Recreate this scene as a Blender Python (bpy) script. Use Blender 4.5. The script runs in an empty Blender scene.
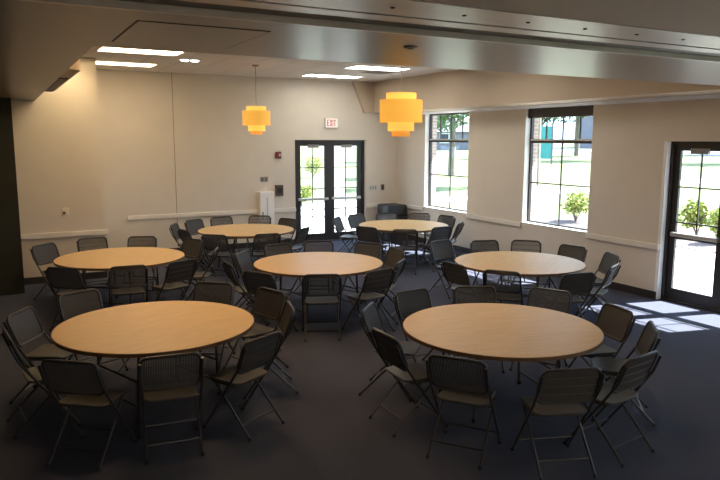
import bpy, bmesh, math, random
from mathutils import Vector, Matrix
random.seed(7)
C = bpy.context.scene.collection
S = bpy.context.scene
PI = math.pi
R = math.radians

# ------------------------------------------------------------------ materials
def nodes(name):
    m = bpy.data.materials.new(name); m.use_nodes = True
    nt = m.node_tree; nt.nodes.clear()
    out = nt.nodes.new('ShaderNodeOutputMaterial')
    return m, nt, out

def mat(name, col, rough=.5, col2=None, scale=8., stretch=(1, 1, 1), metal=0., spec=.5, bump=0., detail=4., coat=0., bscale=None):
    m, nt, out = nodes(name)
    b = nt.nodes.new('ShaderNodeBsdfPrincipled')
    b.inputs['Roughness'].default_value = rough
    b.inputs['Metallic'].default_value = metal
    b.inputs['Specular IOR Level'].default_value = spec
    b.inputs['Coat Weight'].default_value = coat
    b.inputs['Coat Roughness'].default_value = .25
    tc = nt.nodes.new('ShaderNodeTexCoord'); mp = nt.nodes.new('ShaderNodeMapping')
    mp.inputs['Scale'].default_value = stretch
    nt.links.new(tc.outputs['Object'], mp.inputs['Vector'])
    n = nt.nodes.new('ShaderNodeTexNoise'); n.inputs['Scale'].default_value = scale; n.inputs['Detail'].default_value = detail
    nt.links.new(mp.outputs['Vector'], n.inputs['Vector'])
    r = nt.nodes.new('ShaderNodeValToRGB')
    c2 = col2 or tuple(c * .9 for c in col)
    r.color_ramp.elements[0].position = .32; r.color_ramp.elements[1].position = .68
    r.color_ramp.elements[0].color = (*c2, 1); r.color_ramp.elements[1].color = (*col, 1)
    nt.links.new(n.outputs['Fac'], r.inputs['Fac'])
    nt.links.new(r.outputs['Color'], b.inputs['Base Color'])
    if bump:
        n2 = nt.nodes.new('ShaderNodeTexNoise'); n2.inputs['Scale'].default_value = bscale or scale * 4
        nt.links.new(mp.outputs['Vector'], n2.inputs['Vector'])
        bp = nt.nodes.new('ShaderNodeBump'); bp.inputs['Strength'].default_value = bump; bp.inputs['Distance'].default_value = .01
        nt.links.new(n2.outputs['Fac'], bp.inputs['Height']); nt.links.new(bp.outputs['Normal'], b.inputs['Normal'])
    nt.links.new(b.outputs['BSDF'], out.inputs['Surface'])
    return m

def emit(name, col, strength, base=None):
    m, nt, out = nodes(name)
    b = nt.nodes.new('ShaderNodeBsdfPrincipled')
    b.inputs['Base Color'].default_value = (*(base or col), 1); b.inputs['Roughness'].default_value = .6
    b.inputs['Emission Color'].default_value = (*col, 1); b.inputs['Emission Strength'].default_value = strength
    nt.links.new(b.outputs['BSDF'], out.inputs['Surface'])
    return m

def brickmat(name, c1, c2, mortar, w, h, msize, rough=.8, axis='X', bumpd=.004, offset=.5):
    m, nt, out = nodes(name)
    b = nt.nodes.new('ShaderNodeBsdfPrincipled'); b.inputs['Roughness'].default_value = rough
    tc = nt.nodes.new('ShaderNodeTexCoord'); sp = nt.nodes.new('ShaderNodeSeparateXYZ'); cb = nt.nodes.new('ShaderNodeCombineXYZ')
    nt.links.new(tc.outputs['Object'], sp.inputs[0])
    if axis == 'XY':
        nt.links.new(sp.outputs['X'], cb.inputs['X']); nt.links.new(sp.outputs['Y'], cb.inputs['Y'])
    else:
        ad = nt.nodes.new('ShaderNodeMath'); ad.operation = 'ADD'
        nt.links.new(sp.outputs['X'], ad.inputs[0]); nt.links.new(sp.outputs['Y'], ad.inputs[1])
        nt.links.new(ad.outputs[0], cb.inputs['X']); nt.links.new(sp.outputs['Z'], cb.inputs['Y'])
    t = nt.nodes.new('ShaderNodeTexBrick'); t.offset = offset
    t.inputs['Scale'].default_value = 1.; t.inputs['Brick Width'].default_value = w; t.inputs['Row Height'].default_value = h
    t.inputs['Mortar Size'].default_value = msize
    t.inputs['Color1'].default_value = (*c1, 1); t.inputs['Color2'].default_value = (*c2, 1); t.inputs['Mortar'].default_value = (*mortar, 1)
    nt.links.new(cb.outputs[0], t.inputs['Vector']); nt.links.new(t.outputs['Color'], b.inputs['Base Color'])
    bp = nt.nodes.new('ShaderNodeBump'); bp.inputs['Strength'].default_value = .4; bp.inputs['Distance'].default_value = bumpd; bp.invert = True
    nt.links.new(t.outputs['Fac'], bp.inputs['Height']); nt.links.new(bp.outputs['Normal'], b.inputs['Normal'])
    nt.links.new(b.outputs['BSDF'], out.inputs['Surface'])
    return m

def glassmat(name, tint=(.95, .97, .97)):
    m, nt, out = nodes(name)
    tr = nt.nodes.new('ShaderNodeBsdfTransparent'); tr.inputs['Color'].default_value = (*tint, 1)
    gl = nt.nodes.new('ShaderNodeBsdfGlossy'); gl.inputs['Roughness'].default_value = .02
    lw = nt.nodes.new('ShaderNodeLayerWeight'); lw.inputs['Blend'].default_value = .5
    pw = nt.nodes.new('ShaderNodeMath'); pw.operation = 'POWER'; pw.inputs[1].default_value = 5.
    fr = nt.nodes.new('ShaderNodeMath'); fr.operation = 'MULTIPLY_ADD'; fr.inputs[1].default_value = .8; fr.inputs[2].default_value = .02
    nt.links.new(lw.outputs['Facing'], pw.inputs[0]); nt.links.new(pw.outputs[0], fr.inputs[0])
    mx = nt.nodes.new('ShaderNodeMixShader')
    nt.links.new(fr.outputs[0], mx.inputs[0]); nt.links.new(tr.outputs[0], mx.inputs[1]); nt.links.new(gl.outputs[0], mx.inputs[2])
    nt.links.new(mx.outputs[0], out.inputs['Surface'])
    return m

def woodmat(name):
    m, nt, out = nodes(name)
    b = nt.nodes.new('ShaderNodeBsdfPrincipled'); b.inputs['Roughness'].default_value = .42; b.inputs['Specular IOR Level'].default_value = .45
    tc = nt.nodes.new('ShaderNodeTexCoord'); mp = nt.nodes.new('ShaderNodeMapping'); mp.inputs['Scale'].default_value = (1.2, 9, 1)
    nt.links.new(tc.outputs['Object'], mp.inputs['Vector'])
    n = nt.nodes.new('ShaderNodeTexNoise'); n.inputs['Scale'].default_value = 3.; n.inputs['Detail'].default_value = 6; n.inputs['Distortion'].default_value = .6
    nt.links.new(mp.outputs['Vector'], n.inputs['Vector'])
    r = nt.nodes.new('ShaderNodeValToRGB')
    r.color_ramp.elements[0].position = .3; r.color_ramp.elements[1].position = .72
    r.color_ramp.elements[0].color = (.61, .42, .195, 1); r.color_ramp.elements[1].color = (.70, .50, .26, 1)
    nt.links.new(n.outputs['Fac'], r.inputs['Fac']); nt.links.new(r.outputs['Color'], b.inputs['Base Color'])
    nt.links.new(b.outputs['BSDF'], out.inputs['Surface'])
    return m

M = {
 'walll': mat('tan_painted_wall', (.70, .57, .42), .75, (.68, .55, .40), 3., bump=.05, bscale=180),
 'wall':  mat('painted_wall', (.69, .63, .545), .75, (.67, .61, .525), 3., bump=.05, bscale=180),
 'trimw': mat('white_trim_paint', (.80, .75, .66), .45, (.77, .72, .63), 6.),
 'white': mat('white_paint', (.88, .88, .87), .45, (.86, .86, .85), 6.),
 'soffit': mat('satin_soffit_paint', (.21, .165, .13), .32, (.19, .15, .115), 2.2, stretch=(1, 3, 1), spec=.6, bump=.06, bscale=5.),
 'nearceil': mat('tan_ceiling_paint', (.80, .67, .54), .7, (.78, .65, .52), 2.),
 'bulk':  mat('tan_bulkhead_paint', (.58, .48, .36), .7, (.56, .46, .34), 2.),
 'ceil':  brickmat('acoustic_ceiling_tiles', (.66, .62, .58), (.64, .60, .56), (.50, .46, .43), .61, .61, .012, .85, 'XY', .003, 0.),
 'alum':  mat('brushed_aluminium', (.55, .53, .50), .38, (.48, .46, .43), 20, stretch=(.2, 6, 6), metal=.9),
 'slot':  mat('dark_track_slot', (.03, .028, .026), .5, (.022, .02, .019), 8),
 'groove': mat('grey_track_groove', (.13, .115, .10), .5, (.11, .10, .09), 8),
 'carpet': mat('dark_carpet', (.080, .089, .128), .95, (.056, .062, .090), 260., spec=.15, bump=.5, bscale=420),
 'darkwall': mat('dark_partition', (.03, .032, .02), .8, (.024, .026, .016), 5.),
 'base':  mat('dark_vinyl_baseboard', (.035, .03, .03), .5, (.028, .024, .024), 10),
 'wood':  woodmat('maple_laminate'),
 'edge':  mat('brown_edge_band', (.16, .085, .04), .5, (.12, .065, .03), 12),
 'ply':   mat('plywood_underside', (.25, .16, .09), .7, (.2, .13, .07), 8),
 'steel': mat('grey_folding_leg_steel', (.09, .085, .08), .4, (.075, .07, .066), 14, metal=.5),
 'plastic': mat('black_moulded_plastic', (.048, .048, .047), .42, (.042, .042, .041), 30, spec=.45, bump=.06, bscale=300),
 'panel': mat('charcoal_back_panel', (.078, .076, .075), .5, (.068, .066, .065), 40, spec=.4),
 'frame': mat('black_chair_tube', (.036, .035, .035), .34, (.030, .029, .029), 20, spec=.5),
 'rubber': mat('black_rubber', (.015, .015, .015), .8, (.012, .012, .012), 20),
 'doorm': mat('dark_bronze_frame', (.030, .026, .026), .42, (.024, .021, .021), 10, spec=.5),
 'mutt':  mat('dark_muntin', (.05, .045, .045), .5, (.04, .036, .036), 10),
 'bar':   mat('satin_push_bar', (.62, .62, .62), .35, (.55, .55, .55), 14, metal=.6),
 'closer': mat('grey_door_closer', (.28, .27, .27), .45, (.24, .23, .23), 14, metal=.4),
 'glass': glassmat('clear_glass'),
 'diff':  emit('lit_troffer_lens', (1., .96, .88), 12., (.9, .9, .88)),
 'diffw': emit('lit_warm_troffer_lens', (1., .60, .27), 18., (.9, .9, .88)),
 'fill_lens': emit('lit_fill_troffer_lens', (1., .88, .72), 48., (.9, .9, .88)),  # glow of the added fill lights behind the camera
 'diffm': emit('lit_mild_troffer_lens', (1., .76, .48), 12., (.9, .9, .88)),
 'down':  emit('lit_downlight_lens', (1., .74, .40), 160., (.9, .9, .88)),
 'spot':  emit('lit_twin_lamp', (1., .93, .82), 9., (.9, .9, .88)),
 'shadeA': emit('lit_amber_shade', (1., .52, .07), .50, (.80, .45, .10)),
 'shadeB': emit('lit_amber_shade_inner', (1., .60, .11), .68, (.85, .55, .16)),
 'shadeC': emit('lit_amber_shade_low', (1., .40, .06), .46, (.80, .40, .10)),
 'cord':  mat('pale_cord', (.45, .38, .26), .6, (.4, .33, .22), 20),
 'red':   mat('maroon_alarm_plastic', (.20, .03, .03), .4, (.17, .025, .025), 20),
 'sign':  emit('lit_exit_face', (.95, .70, .64), .35, (.8, .72, .68)),
 'letter': emit('lit_exit_letters', (.42, .06, .06), .25, (.35, .03, .03)),
 'plate': mat('steel_wall_plate', (.34, .31, .28), .4, (.3, .27, .25), 30, metal=.5),
 'pale':  mat('pale_plate', (.55, .55, .52), .5, (.5, .5, .47), 30),
 'brown': mat('dark_brown_plastic', (.10, .065, .05), .5, (.08, .05, .04), 18),
 'cab':   mat('dark_cabinet', (.030, .029, .030), .5, (.024, .023, .024), 6),
 'brick': brickmat('pale_red_brick', (.42, .30, .25), (.48, .36, .30), (.55, .52, .48), .22, .075, .012, .9),
 'paving': mat('concrete_paving', (.36, .355, .345), .9, (.33, .325, .315), 1.5),
 'lawn':  mat('mown_lawn', (.112, .132, .050), .95, (.090, .112, .038), .35, detail=6),
 'street': mat('pale_asphalt', (.14, .14, .15), .9, (.12, .12, .13), .8),
 'mulch': mat('bark_mulch', (.13, .10, .10), .95, (.08, .06, .06), 9.),
 'leafy': mat('yellow_green_leaf', (.27, .31, .06), .6, (.15, .20, .03), 3.),
 'leafg': mat('green_leaf', (.09, .16, .05), .6, (.05, .10, .03), .7),
 'bark':  mat('grey_bark', (.20, .17, .14), .9, (.13, .11, .09), 5.),
 'teal':  mat('teal_panel', (.04, .26, .26), .6, (.035, .22, .22), 2.),
 'lilac': mat('lilac_grey_siding', (.17, .17, .205), .8, (.15, .15, .18), 2.),
 'roof':  mat('grey_roof_shingle', (.16, .15, .19), .85, (.12, .115, .15), 3.),
 'beige': mat('beige_stucco', (.36, .33, .29), .85, (.33, .30, .26), 2.),
 'dglass': mat('dark_window_glass', (.03, .035, .045), .15, (.025, .03, .04), 4.),
}

# ------------------------------------------------------------------ mesh helpers
class MB:
    def __init__(s): s.v = []; s.f = []
    def add(s, vs, fs):
        o = len(s.v); s.v += [tuple(v) for v in vs]; s.f += [tuple(i + o for i in f) for f in fs]; return s
    def box(s, x0, x1, y0, y1, z0, z1, bev=0.):
        if bev > 0:
            bm = bmesh.new(); bmesh.ops.create_cube(bm, size=1)
            for v in bm.verts:
                v.co = Vector(((x0 + x1) / 2 + v.co.x * (x1 - x0), (y0 + y1) / 2 + v.co.y * (y1 - y0), (z0 + z1) / 2 + v.co.z * (z1 - z0)))
            bmesh.ops.bevel(bm, geom=list(bm.edges), offset=bev, segments=2, profile=.5, affect='EDGES')
            bm.verts.index_update()
            s.add([v.co for v in bm.verts], [[v.index for v in f.verts] for f in bm.faces]); bm.free(); return s
        vs = [(x, y, z) for x in (x0, x1) for y in (y0, y1) for z in (z0, z1)]
        return s.add(vs, [(0, 1, 3, 2), (4, 6, 7, 5), (0, 4, 5, 1), (2, 3, 7, 6), (0, 2, 6, 4), (1, 5, 7, 3)])
    def tube(s, pts, r, n=8, closed=False):
        pts = [Vector(p) for p in pts]; k = len(pts); rings = []
        up = None
        for i in range(k):
            a = pts[i - 1] if (i or closed) else pts[i]
            b = pts[(i + 1) % k] if (i < k - 1 or closed) else pts[i]
            t = (b - a).normalized()
            if up is None:
                up = t.cross(Vector((0, 0, 1)) if abs(t.z) < .9 else Vector((1, 0, 0))).normalized()
            else:
                up = (up - t * up.dot(t)).normalized()
            w = t.cross(up)
            rr = r[i] if isinstance(r, (list, tuple)) else r
            rings.append([pts[i] + (up * math.cos(2 * PI * j / n) + w * math.sin(2 * PI * j / n)) * rr for j in range(n)])
        vs = [v for g in rings for v in g]; fs = []
        for i in range(k if closed else k - 1):
            p, q = i * n, ((i + 1) % k) * n
            for j in range(n): fs.append((p + j, p + (j + 1) % n, q + (j + 1) % n, q + j))
        if not closed:
            fs.append(tuple(range(n))[::-1]); fs.append(tuple(range((k - 1) * n, k * n)))
        return s.add(vs, fs)
    def lathe(s, prof, n=48, cx=0, cy=0):
        vs = [(cx + r * math.cos(2 * PI * j / n), cy + r * math.sin(2 * PI * j / n), z) for r, z in prof for j in range(n)]; fs = []
        for i in range(len(prof) - 1):
            for j in range(n): fs.append((i * n + j, i * n + (j + 1) % n, (i + 1) * n + (j + 1) % n, (i + 1) * n + j))
        if prof[0][0] > 1e-6: fs.append(tuple(range(n))[::-1])
        if prof[-1][0] > 1e-6: fs.append(tuple(range((len(prof) - 1) * n, len(prof) * n)))
        return s.add(vs, fs)
    def ring(s, ro, ri, z0, z1, n=48, cx=0, cy=0):
        prof = [(ro, z0), (ro, z1), (ri, z1), (ri, z0), (ro, z0)]
        vs = [(cx + r * math.cos(2 * PI * j / n), cy + r * math.sin(2 * PI * j / n), z) for r, z in prof[:4] for j in range(n)]; fs = []
        for i in range(4):
            for j in range(n): fs.append((i * n + j, i * n + (j + 1) % n, ((i + 1) % 4) * n + (j + 1) % n, ((i + 1) % 4) * n + j))
        return s.add(vs, fs)
    def prism(s, poly, axis, a, b):
        n = len(poly)
        def P(u, v, w): return {'x': (w, u, v), 'y': (u, w, v), 'z': (u, v, w)}[axis]
        vs = [P(u, v, a) for u, v in poly] + [P(u, v, b) for u, v in poly]
        fs = [tuple(range(n))[::-1], tuple(range(n, 2 * n))] + [(i, (i + 1) % n, n + (i + 1) % n, n + i) for i in range(n)]
        return s.add(vs, fs)
    def build(s, name, m, parent=None, loc=(0, 0, 0), smooth=False, rotz=0):
        me = bpy.data.meshes.new(name); me.from_pydata(s.v, [], s.f); me.validate()
        bm = bmesh.new(); bm.from_mesh(me); bmesh.ops.recalc_face_normals(bm, faces=bm.faces); bm.to_mesh(me); bm.free()
        me.materials.append(m)
        if smooth:
            for p in me.polygons: p.use_smooth = True
            try: me.set_sharp_from_angle(angle=R(40))
            except Exception: pass
        o = bpy.data.objects.new(name, me); C.objects.link(o)
        o.location = loc; o.rotation_euler = (0, 0, rotz)
        if parent is not None: o.parent = parent
        return o

def tag(o, label, cat, group=None):
    o['label'] = label; o['category'] = cat
    if group: o['group'] = group
    return o
def thing(name, label, cat, loc=(0, 0, 0), rotz=0, group=None):
    o = bpy.data.objects.new(name, None); C.objects.link(o); o.empty_display_size = .1
    o.location = loc; o.rotation_euler = (0, 0, rotz)
    return tag(o, label, cat, group)
def struct(o):
    o['kind'] = 'structure'; return o
def dup(root, loc, rotz, label, group=None):
    r = root.copy(); C.objects.link(r); r.location = loc; r.rotation_euler = (0, 0, rotz); r['label'] = label
    if group: r['group'] = group
    for ch in list(root.children):
        c = ch.copy(); C.objects.link(c); c.parent = r
        for g in ch.children:
            d = g.copy(); C.objects.link(d); d.parent = c
    return r

# ------------------------------------------------------------------ the room
XR, YB, YL, XJ = 8.98, 14.64, 12.60, 1.63        # right wall, back wall, near-left wall, jog
ZS, ZC, YS, XS, XB = 3.095, 3.85, 4.99, .635, 8.227
XW, YF = -1.6, -4.0                                # hidden left wall and the wall behind the camera
TOP = 4.1
WIN = [(11.72, 13.41, .87, 3.075), (8.30, 9.97, .87, 3.075), (1.30, 2.97, .87, 3.06), (-2.40, -.73, .87, 3.06)]
DR = (4.97, 6.835, 0., 2.455)                      # right double door
DB = (6.17, 8.06, 0., 2.455)                       # back double door

struct(MB().box(XW - .3, XR + .15, YF - .3, YB + .15, -.12, 0.).build('floor', M['carpet']))
# right wall: interior leaf 8.98-9.20, with openings, and a brick outer leaf 9.20-9.50
def wall_strip(mb, x0, x1):
    ops = sorted([DR] + WIN)
    y = YF - .3
    for (a, b, z0, z1) in ops:
        mb.box(x0, x1, y, a, -.1, TOP)
        if z0 > 0: mb.box(x0, x1, a, b, -.1, z0)
        mb.box(x0, x1, a, b, z1, TOP)
        y = b
    mb.box(x0, x1, y, YB + .3, -.1, TOP)
    return mb
struct(wall_strip(MB(), XR, XR + .20).build('wall_right', M['wall']))
struct(wall_strip(MB(), XR + .201, XR + .34).build('wall_outer_brick', M['brick']))
mb = MB()
mb.box(XJ - .3, DB[0], YB, YB + .25, -.1, TOP); mb.box(DB[1], XR, YB, YB + .25, -.1, TOP); mb.box(DB[0], DB[1], YB, YB + .25, DB[3], TOP)
struct(mb.build('wall_back', M['wall']))
struct(MB().box(.27, XJ, YL, YB, -.1, TOP).build('wall_left', M['wall']))
struct(MB().box(XW - .2, .27, 11.9, YL + .3, -.1, ZS + .3).build('wall_corner', M['darkwall']))
struct(MB().box(XW - .2, XW, YF, 11.9, -.1, TOP).build('wall_side', M['darkwall']))
struct(MB().box(XW - .2, XR + .2, YF - .25, YF, -.1, TOP).build('wall_rear', M['wall']))
struct(MB().box(XS - .2, XR, YS - .1, YB + .1, ZC, ZC + .12).build('ceiling', M['ceil']))
# low soffit between the partition track and the high ceiling, running back along the left side
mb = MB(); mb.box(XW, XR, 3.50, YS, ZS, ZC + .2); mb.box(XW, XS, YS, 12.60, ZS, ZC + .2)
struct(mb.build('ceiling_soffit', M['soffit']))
struct(MB().box(XW, XR, YF, 2.66, ZS, ZS + .3).build('ceiling_near', M['nearceil']))
# partition track: aluminium strips with a dark groove, let into the soffit
tr = thing('partition_track', 'long aluminium folding partition track with dark groove crossing the low ceiling', 'track', (0, 0, ZS))
MB().box(XW, XR, 2.66, 2.995, -.004, .10).build('flange', M['alum'], tr)
MB().box(XW, XR, 3.03, 3.16, -.004, .10).build('flange', M['alum'], tr)
MB().box(XW, XR, 2.995, 3.03, .06, .12).build('slot', M['slot'], tr)
MB().box(XW, XR, 3.16, 3.47, .03, .12).build('groove', M['groove'], tr)
MB().box(XW, XR, 3.47, 3.50, -.006, .10).build('edge_strip', M['alum'], tr)
for i in range(22):
    x = -.4 + i * .42
    MB().lathe([(.0, -.010), (.009, -.009), (.012, -.004)], 10, x, 2.83).build('screw', M['slot'], tr)
# bulkhead along the window wall + the short return on the back wall
struct(MB().box(XB, XR, YS, YB, 3.115, ZC + .1).build('ceiling_bulkhead', M['bulk']))
struct(MB().prism([(7.66, ZC), (XB, ZC), (XB, 3.115), (7.98, 3.115)], 'y', YB - .10, YB).build('trim_1', M['bulk']))
# chair rails, baseboards, top trim
def rail(name, *boxes):
    mb = MB()
    for b in boxes: mb.box(*b, bev=.006)
    return struct(mb.build(name, M['trimw']))
ZR = .873
rail('trim_2', (2.35, 5.22, YB - .04, YB, ZR - .088, ZR), (5.60, DB[0], YB - .04, YB, ZR - .088, ZR), (DB[1], XR - .04, YB - .04, YB, ZR - .088, ZR))
rail('trim_3', (.272, XJ + .05, YL - .045, YL, ZR - .088, ZR))
rail('trim_4', (XR - .04, XR, 13.41, YB, ZR - .088, ZR), (XR - .04, XR, 9.97, 11.72, ZR - .088, ZR), (XR - .04, XR, 6.84, 8.30, ZR - .088, ZR), (XR - .04, XR, 2.97, 4.97, ZR - .088, ZR), (XR - .04, XR, -.73, 1.30, ZR - .088, ZR), (XR - .04, XR, YF, -2.40, ZR - .088, ZR))
mb = MB().prism([(XR, 3.055), (XR, 3.115), (XR - .09, 3.115), (XR - .09, 3.10)], 'y', YS, 14.1)
struct(mb.build('trim_5', M['white']))
mb = MB().box(3.379, 3.388, YB - .003, YB, 0, ZC); struct(mb.build('trim_6', M['edge']))
def base(name, *boxes):
    mb = MB()
    for b in boxes: mb.box(*b)
    return struct(mb.build(name, M['base']))
base('baseboard_right', (XR - .015, XR, 6.84, YB, 0, .12), (XR - .015, XR, YF, 4.97, 0, .12))
base('baseboard_back', (XJ, DB[0], YB - .015, YB, 0, .12), (DB[1], XR - .015, YB - .015, YB, 0, .12))
base('baseboard_left', (.272, XJ, YL - .015, YL, 0, .12))

struct(MB().box(XR + .345, XR + 1.85, YF, YB + .3, 3.92, 4.1).build('added_eave', M['white']))  # unseen eave, added to limit the sun patches indoors
# windows
def window(name, y0, y1, z0, z1, blind):
    w = bpy.data.objects.new(name, None); C.objects.link(w); w.location = (XR + .15, 0, 0); struct(w)
    t = .045
    mb = MB(); mb.box(-.03, .03, y0, y0 + t, z0, z1); mb.box(-.03, .03, y1 - t, y1, z0, z1)
    mb.box(-.03, .03, y0 + t, y1 - t, z0, z0 + t); mb.box(-.03, .03, y0 + t, y1 - t, z1 - t, z1)
    mb.build('window_frame', M['doorm'], w)
    MB().box(-.034, .034, y0 + t, y1 - t, 2.41, 2.465).build('transom_bar', M['doorm'], w)
    MB().box(-.045, -.034, y0 + t, y1 - t, 2.455, 2.485).build('transom_ledge', M['bar'], w)
    mb = MB()
    for i in (1, 2, 3):
        yy = y0 + (y1 - y0) * i / 4; mb.box(-.012, .012, yy - .011, yy + .011, 2.465, z1 - t)
    yy = (y0 + y1) / 2; mb.box(-.012, .012, yy - .011, yy + .011, z0 + t, 2.41)
    mb.box(-.012, .012, y0 + t, y1 - t, 1.645, 1.667)
    mb.build('muntin', M['mutt'], w)
    MB().box(-.003, .003, y0 + t, y1 - t, z0 + t, z1 - t).build('pane', M['glass'], w)
    MB().box(-.165, -.031, y0 - .0, y1 + .0, z0, z0 + .015, .004).build('window_sill', M['white'], w)
    mb = MB(); mb.box(-.15, -.031, y1 - .008, y1, z0, z1); mb.box(-.15, -.031, y0, y0 + .008, z0, z1)
    mb.build('reveal', M['white'], w)
    if blind:
        MB().box(-.10, -.032, y0 + .01, y1 - .01, 2.88, z1 - .002, .006).build('roller_shade', M['doorm'], w)
window('window_1', *WIN[0], False)
window('window_2', *WIN[1], True)
window('window_3', *WIN[2], False)
window('window_4', *WIN[3], False)

# double doors. local frame: u along the wall, v into the wall (0 = glass plane), built for axis 'x' (right wall) or 'y' (back wall)
def door(name, axis, off, u0, u1, zt, st, lower_split):
    d = bpy.data.objects.new(name, None); C.objects.link(d); struct(d)
    d.location = (off, 0, 0) if axis == 'x' else (0, off, 0)
    def B(mb, a, b, v0, v1, z0, z1, bev=0.):
        return mb.box(v0, v1, a, b, z0, z1, bev) if axis == 'x' else mb.box(a, b, v0, v1, z0, z1, bev)
    f = .055
    mb = MB(); B(mb, u0, u0 + f, -.06, .06, 0, zt); B(mb, u1 - f, u1, -.06, .06, 0, zt); B(mb, u0 + f, u1 - f, -.06, .06, zt - f, zt); B(mb, u0 + f, u1 - f, -.06, .06, 0, .015)
    mb.build('door_frame', M['doorm'], d)
    mid = (u0 + u1) / 2
    for (a, b, hinge) in ((u0 + f, mid, 0), (mid, u1 - f, 1)):
        mb = MB(); top = zt - f
        B(mb, a, a + st, -.022, .022, .02, top); B(mb, b - st, b, -.022, .022, .02, top)
        B(mb, a + st, b - st, -.022, .022, .02, .20); B(mb, a + st, b - st, -.022, .022, top - .085, top)
        zs = []
        if lower_split: B(mb, a + st, b - st, -.022, .022, .975, 1.075)
        leaf = mb.build('door_leaf', M['doorm'], d)
        mm = MB(); c = (a + b) / 2
        if lower_split:
            B(mm, c - .010, c + .010, -.010, .010, 1.075, top - .085)
            for z in (1.23, 1.77): B(mm, a + st, b - st, -.010, .010, z - .010, z + .010)
        else:
            B(mm, c - .010, c + .010, -.010, .010, .20, top - .085)
            for z in (.79, 1.29, 1.80): B(mm, a + st, b - st, -.010, .010, z - .010, z + .010)
        mm.build('muntin', M['mutt'], leaf)
        g = MB(); B(g, a + st, b - st, -.003, .003, .20, top - .085); g.build('pane', M['glass'], leaf)
        p = MB(); B(p, a + .05, b - .05, -.085, -.05, 1.015, 1.075, .008)
        B(p, a + .05, a + .09, -.052, -.02, 1.01, 1.08); B(p, b - .09, b - .05, -.052, -.02, 1.01, 1.08)
        p.build('push_bar', M['bar'], d)
        k = MB(); m0 = a + .05 if hinge == 0 else b - .33
        m0 = c - .14
        B(k, m0, m0 + .28, -.09, -.022, top - .13, top - .05, .008)
        if axis == 'y': pass
        arm = MB()
        k.build('closer', M['closer'], d)
    return d
door('door_1', 'x', XR + .15, DR[0], DR[1], DR[3], .10, True)
door('door_2', 'y', YB + .13, DB[0], DB[1], DB[3], .13, False)
# white plaster reveals of the doors
mb = MB(); mb.box(XR - .004, XR + .088, DR[1] - .008, DR[1] + .0, 0, DR[3]); mb.box(XR - .004, XR + .088, DR[0], DR[0] + .008, 0, DR[3])
mb.box(XR - .006, XR, DR[1], DR[1] + .045, 0, DR[3])
struct(mb.build('trim_7', M['white']))

# ------------------------------------------------------------------ ceiling things
def troffer(x0, x1, y0, y1, label, lens='diff'):
    t = thing('ceiling_light', label, 'ceiling light', ((x0 + x1) / 2, (y0 + y1) / 2, ZC), 0, 'recessed ceiling lights')
    hx, hy = (x1 - x0) / 2, (y1 - y0) / 2
    mb = MB(); f = .03
    mb.box(-hx, hx, -hy, -hy + f, -.012, 0); mb.box(-hx, hx, hy - f, hy, -.012, 0); mb.box(-hx, -hx + f, -hy + f, hy - f, -.012, 0); mb.box(hx - f, hx, -hy + f, hy - f, -.012, 0)
    mb.build('frame', M['white'], t)
    MB().box(-hx + f, hx - f, -hy + f, hy - f, -.008, 0).build('diffuser', M[lens], t)
troffer(1.66, 2.78, 13.02, 13.60, 'lit ceiling light close to the back wall, above the left wall corner', 'diffm')
troffer(1.50, 2.78, 10.98, 11.58, 'lit ceiling light half hidden by the soffit at the upper left', 'diffm')
troffer(5.98, 7.30, 13.34, 13.86, 'lit ceiling light in front of the back wall above the exit sign')
troffer(6.07, 7.30, 11.38, 11.98, 'lit ceiling light behind the nearer amber pendant lamp')
for i, (x, y) in enumerate(((2.1, 8.9), (6.6, 9.1), (2.1, 6.6), (4.9, 6.1))):
    troffer(x - .61, x + .61, y - .3, y + .3, ['lit ceiling light over the left table, hidden above the soffit', 'lit ceiling light over the centre right, hidden above the soffit',
            'lit ceiling light over the near left table, hidden above the soffit', 'lit ceiling light over the near right table, hidden above the soffit'][i], 'diffw' if x < 4 else 'diffm' if x < 5 else 'diff')
def fill_troffer(x, y, label):  # unseen fittings added behind the camera to fill chair backs and foreground
    t = thing('ceiling_light', label, 'ceiling light', (x, y, ZS), 0, 'added fill lights over the near end of the room')
    mb = MB(); mb.box(-.61, .61, -.3, -.27, -.012, 0); mb.box(-.61, .61, .27, .3, -.012, 0); mb.box(-.61, -.58, -.27, .27, -.012, 0); mb.box(.58, .61, -.27, .27, -.012, 0)
    mb.build('frame', M['white'], t)
    MB().box(-.58, .58, -.27, .27, -.008, 0).build('diffuser', M['fill_lens'], t)
fill_troffer(1.5, -2.8, 'added unseen fill light over the near end of the room, left one')
fill_troffer(5.5, -2.8, 'added unseen fill light over the near end of the room, right one')
t = thing('recessed_downlight', 'warm round downlight washing the near left wall from above', 'downlight', (1.12, 12.15, ZC))
MB().ring(.11, .085, -.010, 0, 32).build('trim_ring', M['white'], t)
MB().lathe([(.0, -.004), (.085, -.004), (.085, 0)], 32).build('lens', M['down'], t)
t = thing('twin_ceiling_lamp', 'small bright twin lamp fitting in the ceiling left of the hanging lamp', 'ceiling lamp', (3.12, 12.10, ZC))
MB().box(-.19, .19, -.12, .12, -.010, 0).build('plate', M['white'], t)
MB().lathe([(.0, -.03), (.06, -.028), (.075, -.01)], 24, -.09).build('lamp_lens', M['spot'], t)
MB().lathe([(.0, -.03), (.06, -.028), (.075, -.01)], 24, .09).build('lamp_lens', M['spot'], t)
t = thing('ceiling_vent', 'flat grey air vent in the ceiling near the bulkhead', 'vent', (7.12, 12.3, ZC))
mb = MB(); mb.box(-.3, .3, -.3, -.26, -.012, 0); mb.box(-.3, .3, .26, .3, -.012, 0); mb.box(-.3, -.26, -.26, .26, -.012, 0); mb.box(.26, .3, -.26, .26, -.012, 0)
mb.build('frame', M['pale'], t)
mb = MB()
for i in range(9): mb.box(-.26, .26, -.25 + i * .058, -.22 + i * .058, -.010, 0)
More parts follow.
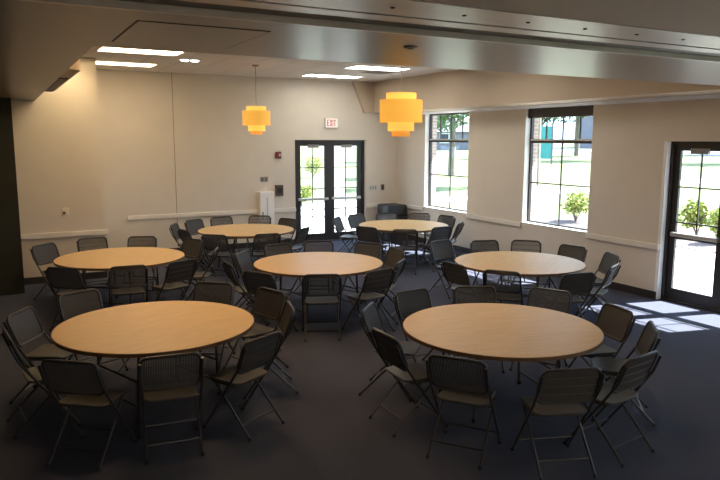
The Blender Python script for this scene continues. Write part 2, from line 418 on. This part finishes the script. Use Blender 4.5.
mb.build('louvre', M['plate'], t)
# soffit items
t = thing('access_hatch', 'flush square access hatch with thin dark outline in the soffit', 'hatch', (1.085, 4.24, ZS))
mb = MB(); h, k = .375, .44
mb.box(-h, h, -k, -k + .007, -.003, 0); mb.box(-h, h, k - .007, k, -.003, 0); mb.box(-h, -h + .007, -k, k, -.003, 0); mb.box(h - .007, h, -k, k, -.003, 0)
mb.build('gap_outline', M['slot'], t)
MB().box(-h + .007, h - .007, -k + .007, k - .007, -.004, 0, .002).build('hatch_panel', M['soffit'], t)
t = thing('smoke_detector', 'small round dark detector on the soffit above the nearer pendant', 'smoke detector', (2.53, 3.97, ZS))
MB().lathe([(0, -.012), (.036, -.012), (.047, -.007), (.048, 0)], 28).build('housing', M['closer'], t, smooth=True)
MB().lathe([(0, -.015), (.02, -.015), (.024, -.011)], 20).build('sensor_cap', M['slot'], t)
# curved white housing on the soffit's edge
t = thing('screen_housing', 'long pale housing with rounded end and black slot along soffit edge', 'screen housing', (XS, 0, 3.10))
plan = [(0, 10.6), (0, 7.15)] + [(.02 + .14 * math.sin(q), 7.30 - .15 * math.cos(q)) for q in [i * PI / 20 for i in range(0, 11)]] + [(.16, 10.6)]
MB().prism(plan, 'z', .035, .22).build('housing', M['bulk'], t, smooth=True)
MB().box(.03, .13, 8.2, 10.5, .022, .036).build('slot', M['slot'], t)

# pendants
def pendant(x, y, z, label):
    t = thing('pendant_lamp', label, 'pendant lamp', (x, y, z), 0, 'tiered amber drum pendants')
    MB().lathe([(.0, ZC - z - .035), (.06, ZC - z - .03), (.065, ZC - z)], 24).build('canopy', M['cord'], t)
    MB().tube([(0, 0, .50), (0, 0, ZC - z - .02)], .006, 8).build('cord', M['cord'], t)
    for nm, ro, z0, z1, m in (('shade_tier', .185, .41, .525, 'shadeB'), ('shade_tier', .262, .170, .442, 'shadeA'), ('shade_tier', .162, .065, .185, 'shadeB'), ('shade_tier', .112, .0, .080, 'shadeC')):
        o = MB().ring(ro, ro - .006, z0, z1, 64).build(nm, M[m], t, smooth=True)
        MB().ring(ro - .006, ro - .05, z0 + .01, z0 + .014, 48).build('ring_diffuser', M['shadeB'], o)
    MB().lathe([(0, .012), (.105, .012), (.105, .016)], 40).build('bottom_diffuser', M['shadeC'], t)
    mb = MB()
    for a in (0, 2 * PI / 3, 4 * PI / 3): mb.tube([(0, 0, .515), (.18 * math.cos(a), .18 * math.sin(a), .515)], .004, 6)
    mb.build('spider', M['cord'], t)
pendant(4.41, 12.32, 2.56, 'small looking far amber tiered pendant hanging left of the exit sign')
pendant(4.43, 7.15, 2.51, 'large looking near amber tiered pendant hanging left of the windows')

# ------------------------------------------------------------------ things on the walls
y = YB
t = thing('exit_sign', 'small white exit sign with dark red letters above the back doors', 'exit sign', (7.10, y, 2.74))
MB().box(-.17, .17, -.06, 0, 0, .235, .006).build('housing', M['pale'], t)
MB().box(-.155, .155, -.063, -.060, .012, .223).build('sign_face', M['sign'], t)
def letters(t):
    h, w, s, z = .15, .056, .017, .042
    yy0, yy1 = -.0665, -.063
    x = -.120
    mb = MB(); mb.box(x, x + s, yy0, yy1, z, z + h)
    for k in (0, .5, 1): mb.box(x + s, x + w, yy0, yy1, z + k * (h - s), z + k * (h - s) + s)
    mb.build('letter', M['letter'], t); x += w + .014
    mb = MB(); mb.prism([(x, z), (x + s, z), (x + w, z + h), (x + w - s, z + h)], 'y', yy0, yy1); mb.prism([(x + w - s, z), (x + w, z), (x + s, z + h), (x, z + h)], 'y', yy0 + .0005, yy1)
    mb.build('letter', M['letter'], t); x += w + .014
    MB().box(x, x + s, yy0, yy1, z, z + h).build('letter', M['letter'], t); x += s + .014
    mb = MB(); mb.box(x, x + w, yy0, yy1, z + h - s, z + h); mb.box(x + w / 2 - s / 2, x + w / 2 + s / 2, yy0, yy1, z, z + h - s)
    mb.build('letter', M['letter'], t)
letters(t)
t = thing('fire_alarm', 'maroon fire alarm strobe high on the back wall left of the doors', 'fire alarm', (5.745, y, 2.04))
MB().box(-.065, .065, -.05, 0, 0, .145, .008).build('housing', M['red'], t)
MB().box(.0, .045, -.062, -.05, .045, .10, .004).build('strobe_lens', M['pale'], t)
t = thing('switch_plate', 'steel double switch plate on back wall above the white wall cabinet', 'light switch', (5.395, y, 1.50))
MB().box(-.095, .095, -.010, 0, 0, .12, .003).build('plate', M['plate'], t)
for s in (-.045, .045): MB().box(s - .017, s + .017, -.018, -.010, .03, .09, .002).build('rocker', M['brown'], t)
t = thing('wall_keypad', 'dark brown upright box on back wall beside the double doors', 'wall box', (5.755, y, 1.17))
MB().box(-.095, .095, -.055, 0, 0, .25, .01).build('housing', M['brown'], t)
MB().box(-.06, .06, -.060, -.055, .06, .19, .003).build('face', M['slot'], t)
t = thing('wall_cabinet', 'tall narrow white cabinet on the back wall cutting through the chair rail', 'cabinet', (5.41, y, .45))
MB().box(-.175, .175, -.13, 0, 0, .83, .006).build('body', M['white'], t)
dd = MB().box(-.165, .165, -.146, -.131, .015, .815, .004).build('door', M['white'], t)
MB().box(-.012, .012, -.150, -.146, .05, .70).build('groove', M['pale'], dd)
MB().box(-.125, -.10, -.168, -.146, .22, .38, .004).build('handle', M['plate'], dd)
t = thing('outlet_plate', 'pale wide wall plate right of the back doors', 'wall plate', (8.265, y, 1.21))
MB().box(-.11, .11, -.010, 0, 0, .13, .003).build('plate', M['pale'], t)
for s in (-.07, 0, .07): MB().box(s - .018, s + .018, -.016, -.010, .03, .10, .002).build('rocker', M['plate'], t)
t = thing('wall_switch', 'small dark wall switch near the back right corner', 'light switch', (8.545, y, 1.21))
MB().box(-.045, .045, -.014, 0, 0, .14, .004).build('plate', M['brown'], t)
MB().box(-.018, .018, -.022, -.014, .04, .10, .002).build('toggle', M['slot'], t)
t = thing('thermostat', 'small wall knob on the warm left wall above the rail', 'thermostat', (1.0, YL, 1.16))
MB().box(-.055, .055, -.02, 0, 0, .13, .006).build('plate', M['trimw'], t)
MB().box(-.04, .0, -.035, -.02, .02, .065, .004).build('dial', M['brown'], t)

# corner cabinet
t = thing('corner_cabinet', 'low dark grey cabinet in the back right corner behind the chairs', 'cabinet', (8.60, 14.25, 0))
MB().box(-.285, .285, -.28, .28, .03, .60, .02).build('body', M['cab'], t)
MB().box(-.28, .28, -.275, .275, .60, .885, .04).build('upper_body', M['cab'], t, smooth=True)
MB().box(-.26, .26, -.25, .25, 0, .03).build('plinth', M['slot'], t)
MB().box(-.24, .24, -.296, -.281, .10, .54, .004).build('door', M['cab'], t)

# ------------------------------------------------------------------ tables
TABLES = {1: (1.238, 6.352), 2: (4.063, 4.745), 3: (1.538, 10.320), 4: (3.939, 8.536), 5: (6.519, 7.262), 6: (4.177, 12.369), 7: (7.263, 11.579)}
TW = {1: 'near left table', 2: 'near right table', 3: 'far left table', 4: 'middle table', 5: 'table by the right window', 6: 'back table facing the wall cabinet', 7: 'back corner table beside the doors'}
TL = {1: 'round maple table nearest the camera on the left', 2: 'round maple table nearest the camera on the right', 3: 'round maple table by the warm left wall',
      4: 'round maple table in the middle of the room', 5: 'pale lit round table by the second window', 6: 'round maple table near the back wall left of the doors', 7: 'pale round table in the back corner by the double doors'}
def table_proto():
    t = thing('round_table', '', 'table', (0, 0, 0), 0, 'round folding tables')
    r = .915
    MB().lathe([(0, .708), (r - .012, .708), (r - .004, .712), (r - .004, .738), (r - .010, .742), (0, .742)], 96).build('tabletop', M['wood'], t)
    MB().ring(r, r - .004, .708, .7395, 96).build('edge_band', M['edge'], t)
    MB().ring(.70, .675, .665, .708, 64).build('apron', M['ply'], t)
    for s in (-1, 1):
        for q in (-1, 1):
            lg = MB().tube([(s * .40, q * .36, .706), (s * .43, q * .36, .10), (s * .435, q * .36, .02)], .015, 10).build('leg', M['steel'], t, smooth=True)
            MB().lathe([(.018, 0), (.019, .03), (.015, .034)], 12, s * .435, q * .36).build('rubber_foot', M['rubber'], lg)
        MB().tube([(s * .428, -.36, .14), (s * .428, .36, .14)], .011, 8).build('crossbar', M['steel'], t, smooth=True)
        MB().tube([(s * .40, -.36, .695), (s * .40, .36, .695)], .012, 8).build('hinge_bar', M['steel'], t, smooth=True)
        MB().tube([(s * .06, 0, .70), (s * .418, 0, .36)], .009, 8).build('brace', M['steel'], t, smooth=True)
        MB().tube([(s * .418, -.36, .36), (s * .418, .36, .36)], .010, 8).build('brace_bar', M['steel'], t, smooth=True)
    return t
TROT = {1: .35, 2: -.2, 3: .9, 4: .15, 5: .6, 6: .1, 7: 1.2}
tp = table_proto()
for k, (x, y) in TABLES.items():
    if k == 1: tp.location = (x, y, 0); tp.rotation_euler = (0, 0, TROT[k]); tp['label'] = TL[1]
    else: dup(tp, (x, y, 0), TROT[k], TL[k])

# ------------------------------------------------------------------ folding chairs
def rr_outline(w, h, r, n=6):
    pts = []
    for cx, cy, a0 in ((w / 2 - r, h / 2 - r, 0), (-w / 2 + r, h / 2 - r, PI / 2), (-w / 2 + r, -h / 2 + r, PI), (w / 2 - r, -h / 2 + r, 3 * PI / 2)):
        for i in range(n + 1):
            a = a0 + PI / 2 * i / n; pts.append((cx + r * math.cos(a), cy + r * math.sin(a)))
    return pts
def shell(mb, w, h, r, thick, fn):
    o = rr_outline(w, h, r); n = len(o)
    sc = (1, .97, .75, .45, .2)
    def layer(side):
        vs = []
        for i, s in enumerate(sc):
            d = thick / 2 * (.35 if i == 0 else 1) * side
            vs += [fn(u * s, v * s, d) for u, v in o]
        vs.append(fn(0, 0, thick / 2 * side)); return vs
    a, b = layer(1), layer(-1); K = len(sc) * n; fs = []
    for off in (0, K + 1):
        for i in range(len(sc) - 1):
            for j in range(n): fs.append((off + i * n + j, off + i * n + (j + 1) % n, off + (i + 1) * n + (j + 1) % n, off + (i + 1) * n + j))
        for j in range(n): fs.append((off + (len(sc) - 1) * n + j, off + (len(sc) - 1) * n + (j + 1) % n, off + K))
    for j in range(n): fs.append((j, (j + 1) % n, K + 1 + (j + 1) % n, K + 1 + j))
    return mb.add(a + b, fs)
def chair_proto():
    t = thing('folding_chair', '', 'chair')
    def backf(u, v, d):                       # u across, v up; panel leans back and wraps the sitter
        y = -.215 - .36 * v + .35 * u * u * 1.0 - .018
        return (u, y + d, .698 + v - .10 * u * u * (1 if v > 0 else .3))
    W, H, RC = .446, .276, .055
    def half(u):                                # half height of the rounded panel at u
        e = abs(u) - (W / 2 - RC)
        return H / 2 if e <= 0 else H / 2 - RC + math.sqrt(max(0., RC * RC - e * e))
    mb = MB(); NB = 36
    for i in range(NB):                         # close-set upright slats of the see-through back
        u = -W / 2 + W * (i + .5) / NB; h = half(u); w = W / NB * .33
        vs = []
        for k in range(6):
            v = -h + 2 * h * k / 5
            for du, d in ((-w, -.0035), (w, -.0035), (w, .0035), (-w, .0035)): vs.append(backf(u + du, v, d))
        fs = []
        for k in range(5):
            for j in range(4): fs.append((k * 4 + j, k * 4 + (j + 1) % 4, k * 4 + 4 + (j + 1) % 4, k * 4 + 4 + j))
        mb.add(vs, fs)
    for v in (-.07, 0., .07):
        mb.tube([backf(u * W / 20, v, -.004) for u in range(-10, 11)], .0035, 4)
    bk = mb.build('backrest', M['panel'], t)
    o = [backf(u, v, 0) for u, v in rr_outline(.452, .282, .058)]
    MB().tube(o, .0135, 8, True).build('back_frame', M['frame'], bk, smooth=True)
    def seatf(u, v, d):
        z = .452 - .012 * math.cos(u * 7) - (.9 * max(0, v - .12) ** 2) * 2 + .25 * max(0, -v - .10) ** 2
        return (u * (1 - .12 * (v + .2)), .035 + v, z + d)
    shell(MB(), .415, .40, .07, .020, seatf).build('seat', M['plastic'], t, smooth=True)
    rl = MB().box(-.19, .19, -.10, .16, .418, .432).build('seat_pan', M['frame'], t)
    for s in (-1, 1):
        lg = MB().tube([(s * .232, -.285, .80), (s * .235, -.232, .66), (s * .236, -.10, .46), (s * .236, .22, .012)], .0115, 8).build('front_leg', M['frame'], t, smooth=True)
        MB().tube([(s * .236, .213, .022), (s * .236, .225, .0)], .015, 8).build('rubber_foot', M['rubber'], lg)
        lg = MB().tube([(s * .205, .10, .425), (s * .21, -.29, .012)], .0105, 8).build('rear_leg', M['frame'], t, smooth=True)
        MB().tube([(s * .21, -.283, .022), (s * .21, -.296, .0)], .014, 8).build('rubber_foot', M['rubber'], lg)
    MB().tube([(-.236, .135, .13), (.236, .135, .13)], .008, 8).build('front_crossbar', M['frame'], t, smooth=True)
    MB().tube([(-.208, -.195, .11), (.208, -.195, .11)], .008, 8).build('rear_crossbar', M['frame'], t, smooth=True)
    MB().tube([(-.236, -.075, .425), (.236, -.075, .425)], .008, 8).build('seat_rod', M['frame'], t, smooth=True)
    return t
# each chair: bearing (degrees, from +x) about its table and distance of its back's top edge from the table's centre
CH = {
 1: [(18, 1.43, 0, 'with bright rim, right of near left table, towards the back'), (-14, 1.31, 0, 'with bright rim, directly right of near left table'),
     (-62, 1.38, 0, 'at the near right side of near left table, seat showing'), (-97, 1.37, 0, 'in front of near left table, back turned to us'),
     (51, 1.42, 0, 'behind the near left table, right of its middle'), (113, 1.45, 0, 'behind the near left table, towards its left'),
     (149, 1.36, 0, 'at the left edge of the picture behind near left table'), (-174, 1.29, 0, 'cut by the left picture edge beside near left table'),
     (-128, 1.44, 0, 'in front of near left table, lower left in shadow')],
 2: [(63, 1.30, 0, 'behind the near right table, left of its middle'), (27, 1.41, 0, 'behind the near right table, right of its middle'),
     (-13, 1.31, 0, 'right of near right table, in front of the sun patch'), (-43, 1.36, 0, 'at right of near right table, second outward from the front'),
     (-82, 1.46, 0, 'at the near right corner of near right table, seen side on'), (-110, 1.51, 0, 'in front of near right table, back turned, right of middle'),
     (-144, 1.39, 0, 'in front of near right table, towards its left'), (179, 1.28, 0, 'directly left of near right table with pale rim, nearer one'),
     (136, 1.32, 0, 'left of near right table with pale rim, farther one'), (97, 1.34, 0, 'behind the near right table at its left end')],
 3: [(131, 1.52, 0, 'by the dark corner, left behind the far left table'), (98, 1.58, 0, 'against the warm wall rail behind the far left table'),
     (67, 1.45, 0, 'behind the far left table, right of the wall corner'), (-95, 1.39, 0, 'in front of far left table, back turned, middle'),
     (-129, 1.44, 0, 'in front of far left table, towards its left'), (-65, 1.46, 0, 'in front of far left table, towards its right'),
     (26, 1.42, 0, 'right of far left table, towards the back'), (-24, 1.42, 0, 'right of far left table, towards the front')],
 4: [(138, 1.20, 0, 'with pale rim at the left of the middle table'), (96, 1.28, 0, 'behind the middle table at its left'),
     (65, 1.42, 0, 'behind the middle table in front of the back doors'), (30, 1.42, 0, 'behind the middle table at its right'),
     (-2, 1.31, 0, 'right of the middle table, towards the back'), (-47, 1.24, 0, 'right of the middle table, seen edge on'),
     (-79, 1.38, 0, 'at the near right of middle table, seat showing'), (-113, 1.38, 0, 'with ribbed back in front of the middle table'),
     (-147, 1.44, 0, 'in front of middle table, towards its left'), (177, 1.34, 0, 'left of the middle table in deep shade')],
 5: [(72, 1.42, 0, 'against the right wall, left one behind window table'), (44, 1.48, 0, 'under the second window, middle one behind window table'),
     (11, 1.38, 0, 'right behind window table, below the second window edge'), (-25, 1.40, 0, 'at right of window table, farther of the pair'),
     (-64, 1.36, 0, 'at right of window table, nearer of the pair, edge on'), (-101, 1.45, 0, 'in front of window table, towards its right'),
     (-141, 1.33, 0, 'in front of window table, back turned, left of middle'), (-175, 1.28, 0, 'left of the window table, pale rim, seen at an angle'),
     (98, 1.68, 0, 'pulled back left behind the window table')],
 6: [(151, 1.44, 0, 'leftmost at the back table, seen edge on'), (-170, 1.31, 0, 'left of the back table, nearer of two slanted ones'),
     (120, 1.44, 0, 'behind the back table at its left end'), (92, 1.5, 0, 'behind the back table, left of the white wall cabinet'),
     (60, 1.52, 0, 'behind the back table, below the white wall cabinet'), (26, 1.24, 0, 'right end of back table, beside the doors'),
     (-52, 1.30, 0, 'right of back table, seen edge on before the doors'), (-131, 1.48, 0, 'in front of the back table, left one'),
     (-94, 1.45, 0, 'in front of the back table, right one')],
 7: [(135, 1.48, 0, 'left end of corner table, back glowing against the doors'), (105, 1.46, 0, 'left behind corner table, before the door jamb'),
     (74, 1.44, 0, 'behind corner table, in front of the corner cabinet'), (43, 1.46, 0, 'behind corner table, under the first window'),
     (11, 1.32, 0, 'behind corner table at its right end'), (-50, 1.22, 0, 'right of corner table, seen edge on'),
     (-87, 1.30, 0, 'in front of the corner table at its right'), (-121, 1.49, 0, 'in front of the corner table, middle one'),
     (-153, 1.38, 0, 'in front of the corner table at its left')],
}
cp = chair_proto(); first = True
for k, L in CH.items():
    cx, cy = TABLES[k]
    for (ang, r, turn, where) in L:
        a = R(ang); rr = r - .30                       # back's top edge sits .30 behind the chair's centre
        loc = (cx + rr * math.cos(a), cy + rr * math.sin(a), 0); rot = a + PI / 2 + R(turn)
        label = 'black folding chair ' + where
        g = 'folding chairs around the ' + TW[k]
        if first: cp.location = loc; cp.rotation_euler = (0, 0, rot); cp['label'] = label; cp['group'] = g; first = False
        else: dup(cp, loc, rot, label, g)

# ------------------------------------------------------------------ outdoors
SL = .02
def gz(x): return -.05 + SL * max(0., x - 9.5)
def slab(mb, x0, x1, y0, y1, up):
    vs = [(x, y, gz(x) + dz) for x in (x0, x1) for y in (y0, y1) for dz in (-.1 + up, up)]
    return mb.add(vs, [(0, 1, 3, 2), (4, 6, 7, 5), (0, 4, 5, 1), (2, 3, 7, 6), (0, 2, 6, 4), (1, 5, 7, 3)])
struct(slab(slab(MB(), 9.33, 140, -40, 160, 0), -40, 9.49, YB + .26, 160, 0).build('ground_lawn', M['lawn']))
mb = MB(); slab(mb, 9.33, 13.55, -10, 24, .02); slab(mb, -5, 9.49, YB + .26, 24, .02); slab(mb, 9.49, 40, 21, 22.8, .021)
struct(mb.build('ground_paving', M['paving']))
struct(slab(MB(), 13.6, 16.4, 4.0, 15.2, .03).build('ground_bed', M['mulch']))
struct(slab(MB(), 60, 72, -40, 160, .03).build('ground_street', M['street']))

def leaf_blob(mb, c, rad, n, size, seed):
    rnd = random.Random(seed)
    for _ in range(n):
        d = Vector((rnd.gauss(0, 1), rnd.gauss(0, 1), rnd.gauss(0, 1))).normalized()
        q = .55 + .45 * rnd.random()
        p = Vector(c) + Vector((d.x * rad[0], d.y * rad[1], d.z * rad[2])) * q
        a = Vector((rnd.gauss(0, 1), rnd.gauss(0, 1), rnd.gauss(0, 1))).normalized()
        b = a.cross(Vector((rnd.gauss(0, 1), rnd.gauss(0, 1), rnd.gauss(0, 1)))).normalized()
        s = size * (.6 + .8 * rnd.random())
        mb.add([p - a * s, p - b * s * .45, p + a * s, p + b * s * .45], [(0, 1, 2, 3)])
    return mb
def tree(x, y, h, cr, label, seed, trunk=.2):
    rnd = random.Random(seed)
    t = thing('shade_tree', label, 'tree', (x, y, gz(x)), 0, 'trees on the lawn')
    th = h * .5
    mb = MB().tube([(0, 0, -.1), (.03, .02, th * .5), (0, 0, th), (.1, -.05, h * .8)], [trunk * 1.2, trunk, trunk * .8, trunk * .25], 10)
    for i in range(5):
        a = i * 1.26 + rnd.random(); z = th * (.75 + .1 * i)
        mb.tube([(0, 0, z), (math.cos(a) * cr * .35, math.sin(a) * cr * .35, z + cr * .3), (math.cos(a) * cr * .7, math.sin(a) * cr * .7, z + cr * .5)], [trunk * .45, trunk * .3, trunk * .1], 6)
    mb.build('trunk', M['bark'], t, smooth=True)
    mb = MB()
    for i in range(9):
        a = rnd.random() * 2 * PI; q = cr * .6 * rnd.random()
        leaf_blob(mb, (math.cos(a) * q, math.sin(a) * q, h * (.52 + .38 * rnd.random())), (cr * .55, cr * .55, cr * .42), 260, .22, seed * 31 + i)
    mb.build('foliage', M['leafg'], t)
tree(24.5, 33.6, 7.5, 3.4, 'tree with a bare grey trunk seen through the far window', 11, .22)
tree(36, 53, 8.5, 4.4, 'bushy green tree filling the top of the far window', 12, .25)
tree(42, 61, 8, 4.0, 'green tree at the right edge of the far window', 13, .25)
tree(47, 50, 8, 3.4, 'leafy tree behind the teal panel outside the second window', 14, .22)
tree(53, 51, 9, 4.0, 'leafy tree in front of the lilac building outside second window', 15, .22)
tree(48, 41.8, 8.5, 4.0, 'broad tree shading the lawn between the second window and right door', 17, .22)
tree(51, 30, 8.5, 4.0, 'broad tree shading the lawn beyond the right door', 18, .22)
tree(23.4, 25.1, 10.5, 2.6, 'tall tree standing on the lawn between the two windows', 19, .16)
tree(66, 40, 9, 4.2, 'distant tree beyond the street seen through the right door', 16, .22)
def shrub(x, y, h, r, label, seed):
    t = thing('shrub', label, 'shrub', (x, y, gz(x) + .03), 0, 'yellow green shrubs in the planting bed')
    rnd = random.Random(seed); mb = MB()
    for i in range(7):
        a = rnd.random() * 2 * PI; mb.tube([(0, 0, 0), (math.cos(a) * r * .3, math.sin(a) * r * .3, h * .45), (math.cos(a) * r * .7, math.sin(a) * r * .7, h * .8)], [.014, .010, .004], 5)
    mb.build('stems', M['bark'], t)
    mb = MB()
    for i in range(9):
        a = rnd.random() * 2 * PI; q = r * .55 * rnd.random()
        leaf_blob(mb, (math.cos(a) * q, math.sin(a) * q, h * (.42 + .33 * rnd.random())), (r * .5, r * .5, h * .28), 130, .055, seed * 17 + i)
    mb.build('foliage', M['leafy'], t)
shrub(14.9, 14.25, .95, .66, 'lone yellow green shrub outside the second window', 21)
for i, (x, y, h, lb) in enumerate(((14.9, 11.4, .82, 'yellow green shrub at the left edge of the right door glass'), (15.2, 10.55, .9, 'yellow green shrub in middle of the right door glass'),
                                   (14.8, 9.65, .85, 'yellow green shrub at the right edge of the door glass'), (15.1, 8.7, .85, 'yellow green shrub just beyond the right edge of the view'))):
    shrub(x, y, h, .48, lb, 30 + i)
shrub(9.9, 22.9, .8, .6, 'green shrub seen through the left leaf of the back doors', 41)
shrub(17.2, 38.0, 1.3, 1.0, 'distant green shrub high in the left back door glass', 42)
# teal panel
t = thing('teal_screen_panel', 'teal upright screen panel outside at the left of second window', 'panel', (38.2, 40.2, gz(38.2)), R(-45))
MB().box(-.75, .55, -.05, .05, .45, 3.0, .02).build('panel', M['teal'], t)
for s in (-.7, .62): MB().box(s - .07, s + .07, -.07, .07, -.1, 3.1).build('post', M['roof'], t)
def house(x, y, rot, w, d, h, rh, label, wallm):
    t = thing('house', label, 'building', (x, y, gz(x)), rot, 'buildings across the street')
    MB().box(-w / 2, w / 2, -d / 2, d / 2, -.5, h).build('walls', M[wallm], t)
    MB().prism([(-d / 2 - .4, h), (d / 2 + .4, h), (0, h + rh)], 'x', -w / 2 - .4, w / 2 + .4).build('roof', M['roof'], t)
    for i in (-1, 0, 1):
        f = MB().box(i * w * .3 - .7, i * w * .3 + .7, -d / 2 - .06, -d / 2, 1.0, 2.4).build('window', M['white'], t)
        MB().box(i * w * .3 - .6, i * w * .3 + .6, -d / 2 - .08, -d / 2 - .06, 1.1, 2.3).build('pane', M['dglass'], f)
house(82, 68, R(-50), 16, 8, 5.0, 2.0, 'pale lilac building with grey roof outside the second window', 'lilac')
house(60, 84, R(-38), 14, 8, 2.6, 2.0, 'low house with grey roof behind the tree in far window', 'lilac')
house(98, 66, R(-55), 18, 8, 3.2, 2.0, 'low house across the street seen at top of right door', 'beige')
t = thing('concrete_pillar', 'pale beige square pillar standing outside the right back door leaf', 'pillar', (9.75, 19.7, gz(9.7)))
MB().box(-.2, .2, -.2, .2, -.1, 4.2, .02).build('shaft', M['beige'], t)
MB().box(-.26, .26, -.26, .26, -.1, .35, .02).build('base', M['beige'], t)

# ------------------------------------------------------------------ light, camera
sun = bpy.data.lights.new('sun', 'SUN'); sun.energy = 42.; sun.angle = R(.6); sun.color = (1., .97, .92)
so = bpy.data.objects.new('sun', sun); C.objects.link(so); so.location = (30, 0, 30)
so.rotation_euler = Vector((-1, .25, -1.2)).to_track_quat('-Z', 'Y').to_euler()
w = bpy.data.worlds.new('world'); S.world = w; w.use_nodes = True
bg = w.node_tree.nodes['Background']; bg.inputs['Color'].default_value = (.54, .74, 1., 1); bg.inputs['Strength'].default_value = 5.

cam = bpy.data.cameras.new('camera'); co = bpy.data.objects.new('camera', cam); C.objects.link(co)
cam.sensor_width = 36; cam.sensor_fit = 'HORIZONTAL'; cam.lens = 670.774 * 36 / 720; cam.clip_start = .05; cam.clip_end = 500
pit, roll, yaw, hz = .149072, .00234, .495037, 2.47486
F = Vector((math.sin(yaw) * math.cos(pit), math.cos(yaw) * math.cos(pit), -math.sin(pit)))
Rt = Vector((math.cos(yaw), -math.sin(yaw), 0)); U = Rt.cross(F)
c, s = math.cos(roll), math.sin(roll)
X, Yv = c * Rt + s * U, -s * Rt + c * U
co.matrix_world = Matrix(((X.x, Yv.x, -F.x, 0), (X.y, Yv.y, -F.y, 0), (X.z, Yv.z, -F.z, hz), (0, 0, 0, 1)))
S.camera = co
S.view_settings.view_transform = 'Standard'; S.view_settings.look = 'None'; S.view_settings.exposure = .14; S.view_settings.gamma = 1; S.view_settings.use_curve_mapping = False
S.cycles.use_denoising = True
S.cycles.max_bounces = 10; S.cycles.diffuse_bounces = 6; S.cycles.transparent_max_bounces = 12
S.cycles.caustics_reflective = False; S.cycles.caustics_refractive = False
S.cycles.sample_clamp_indirect = 6.
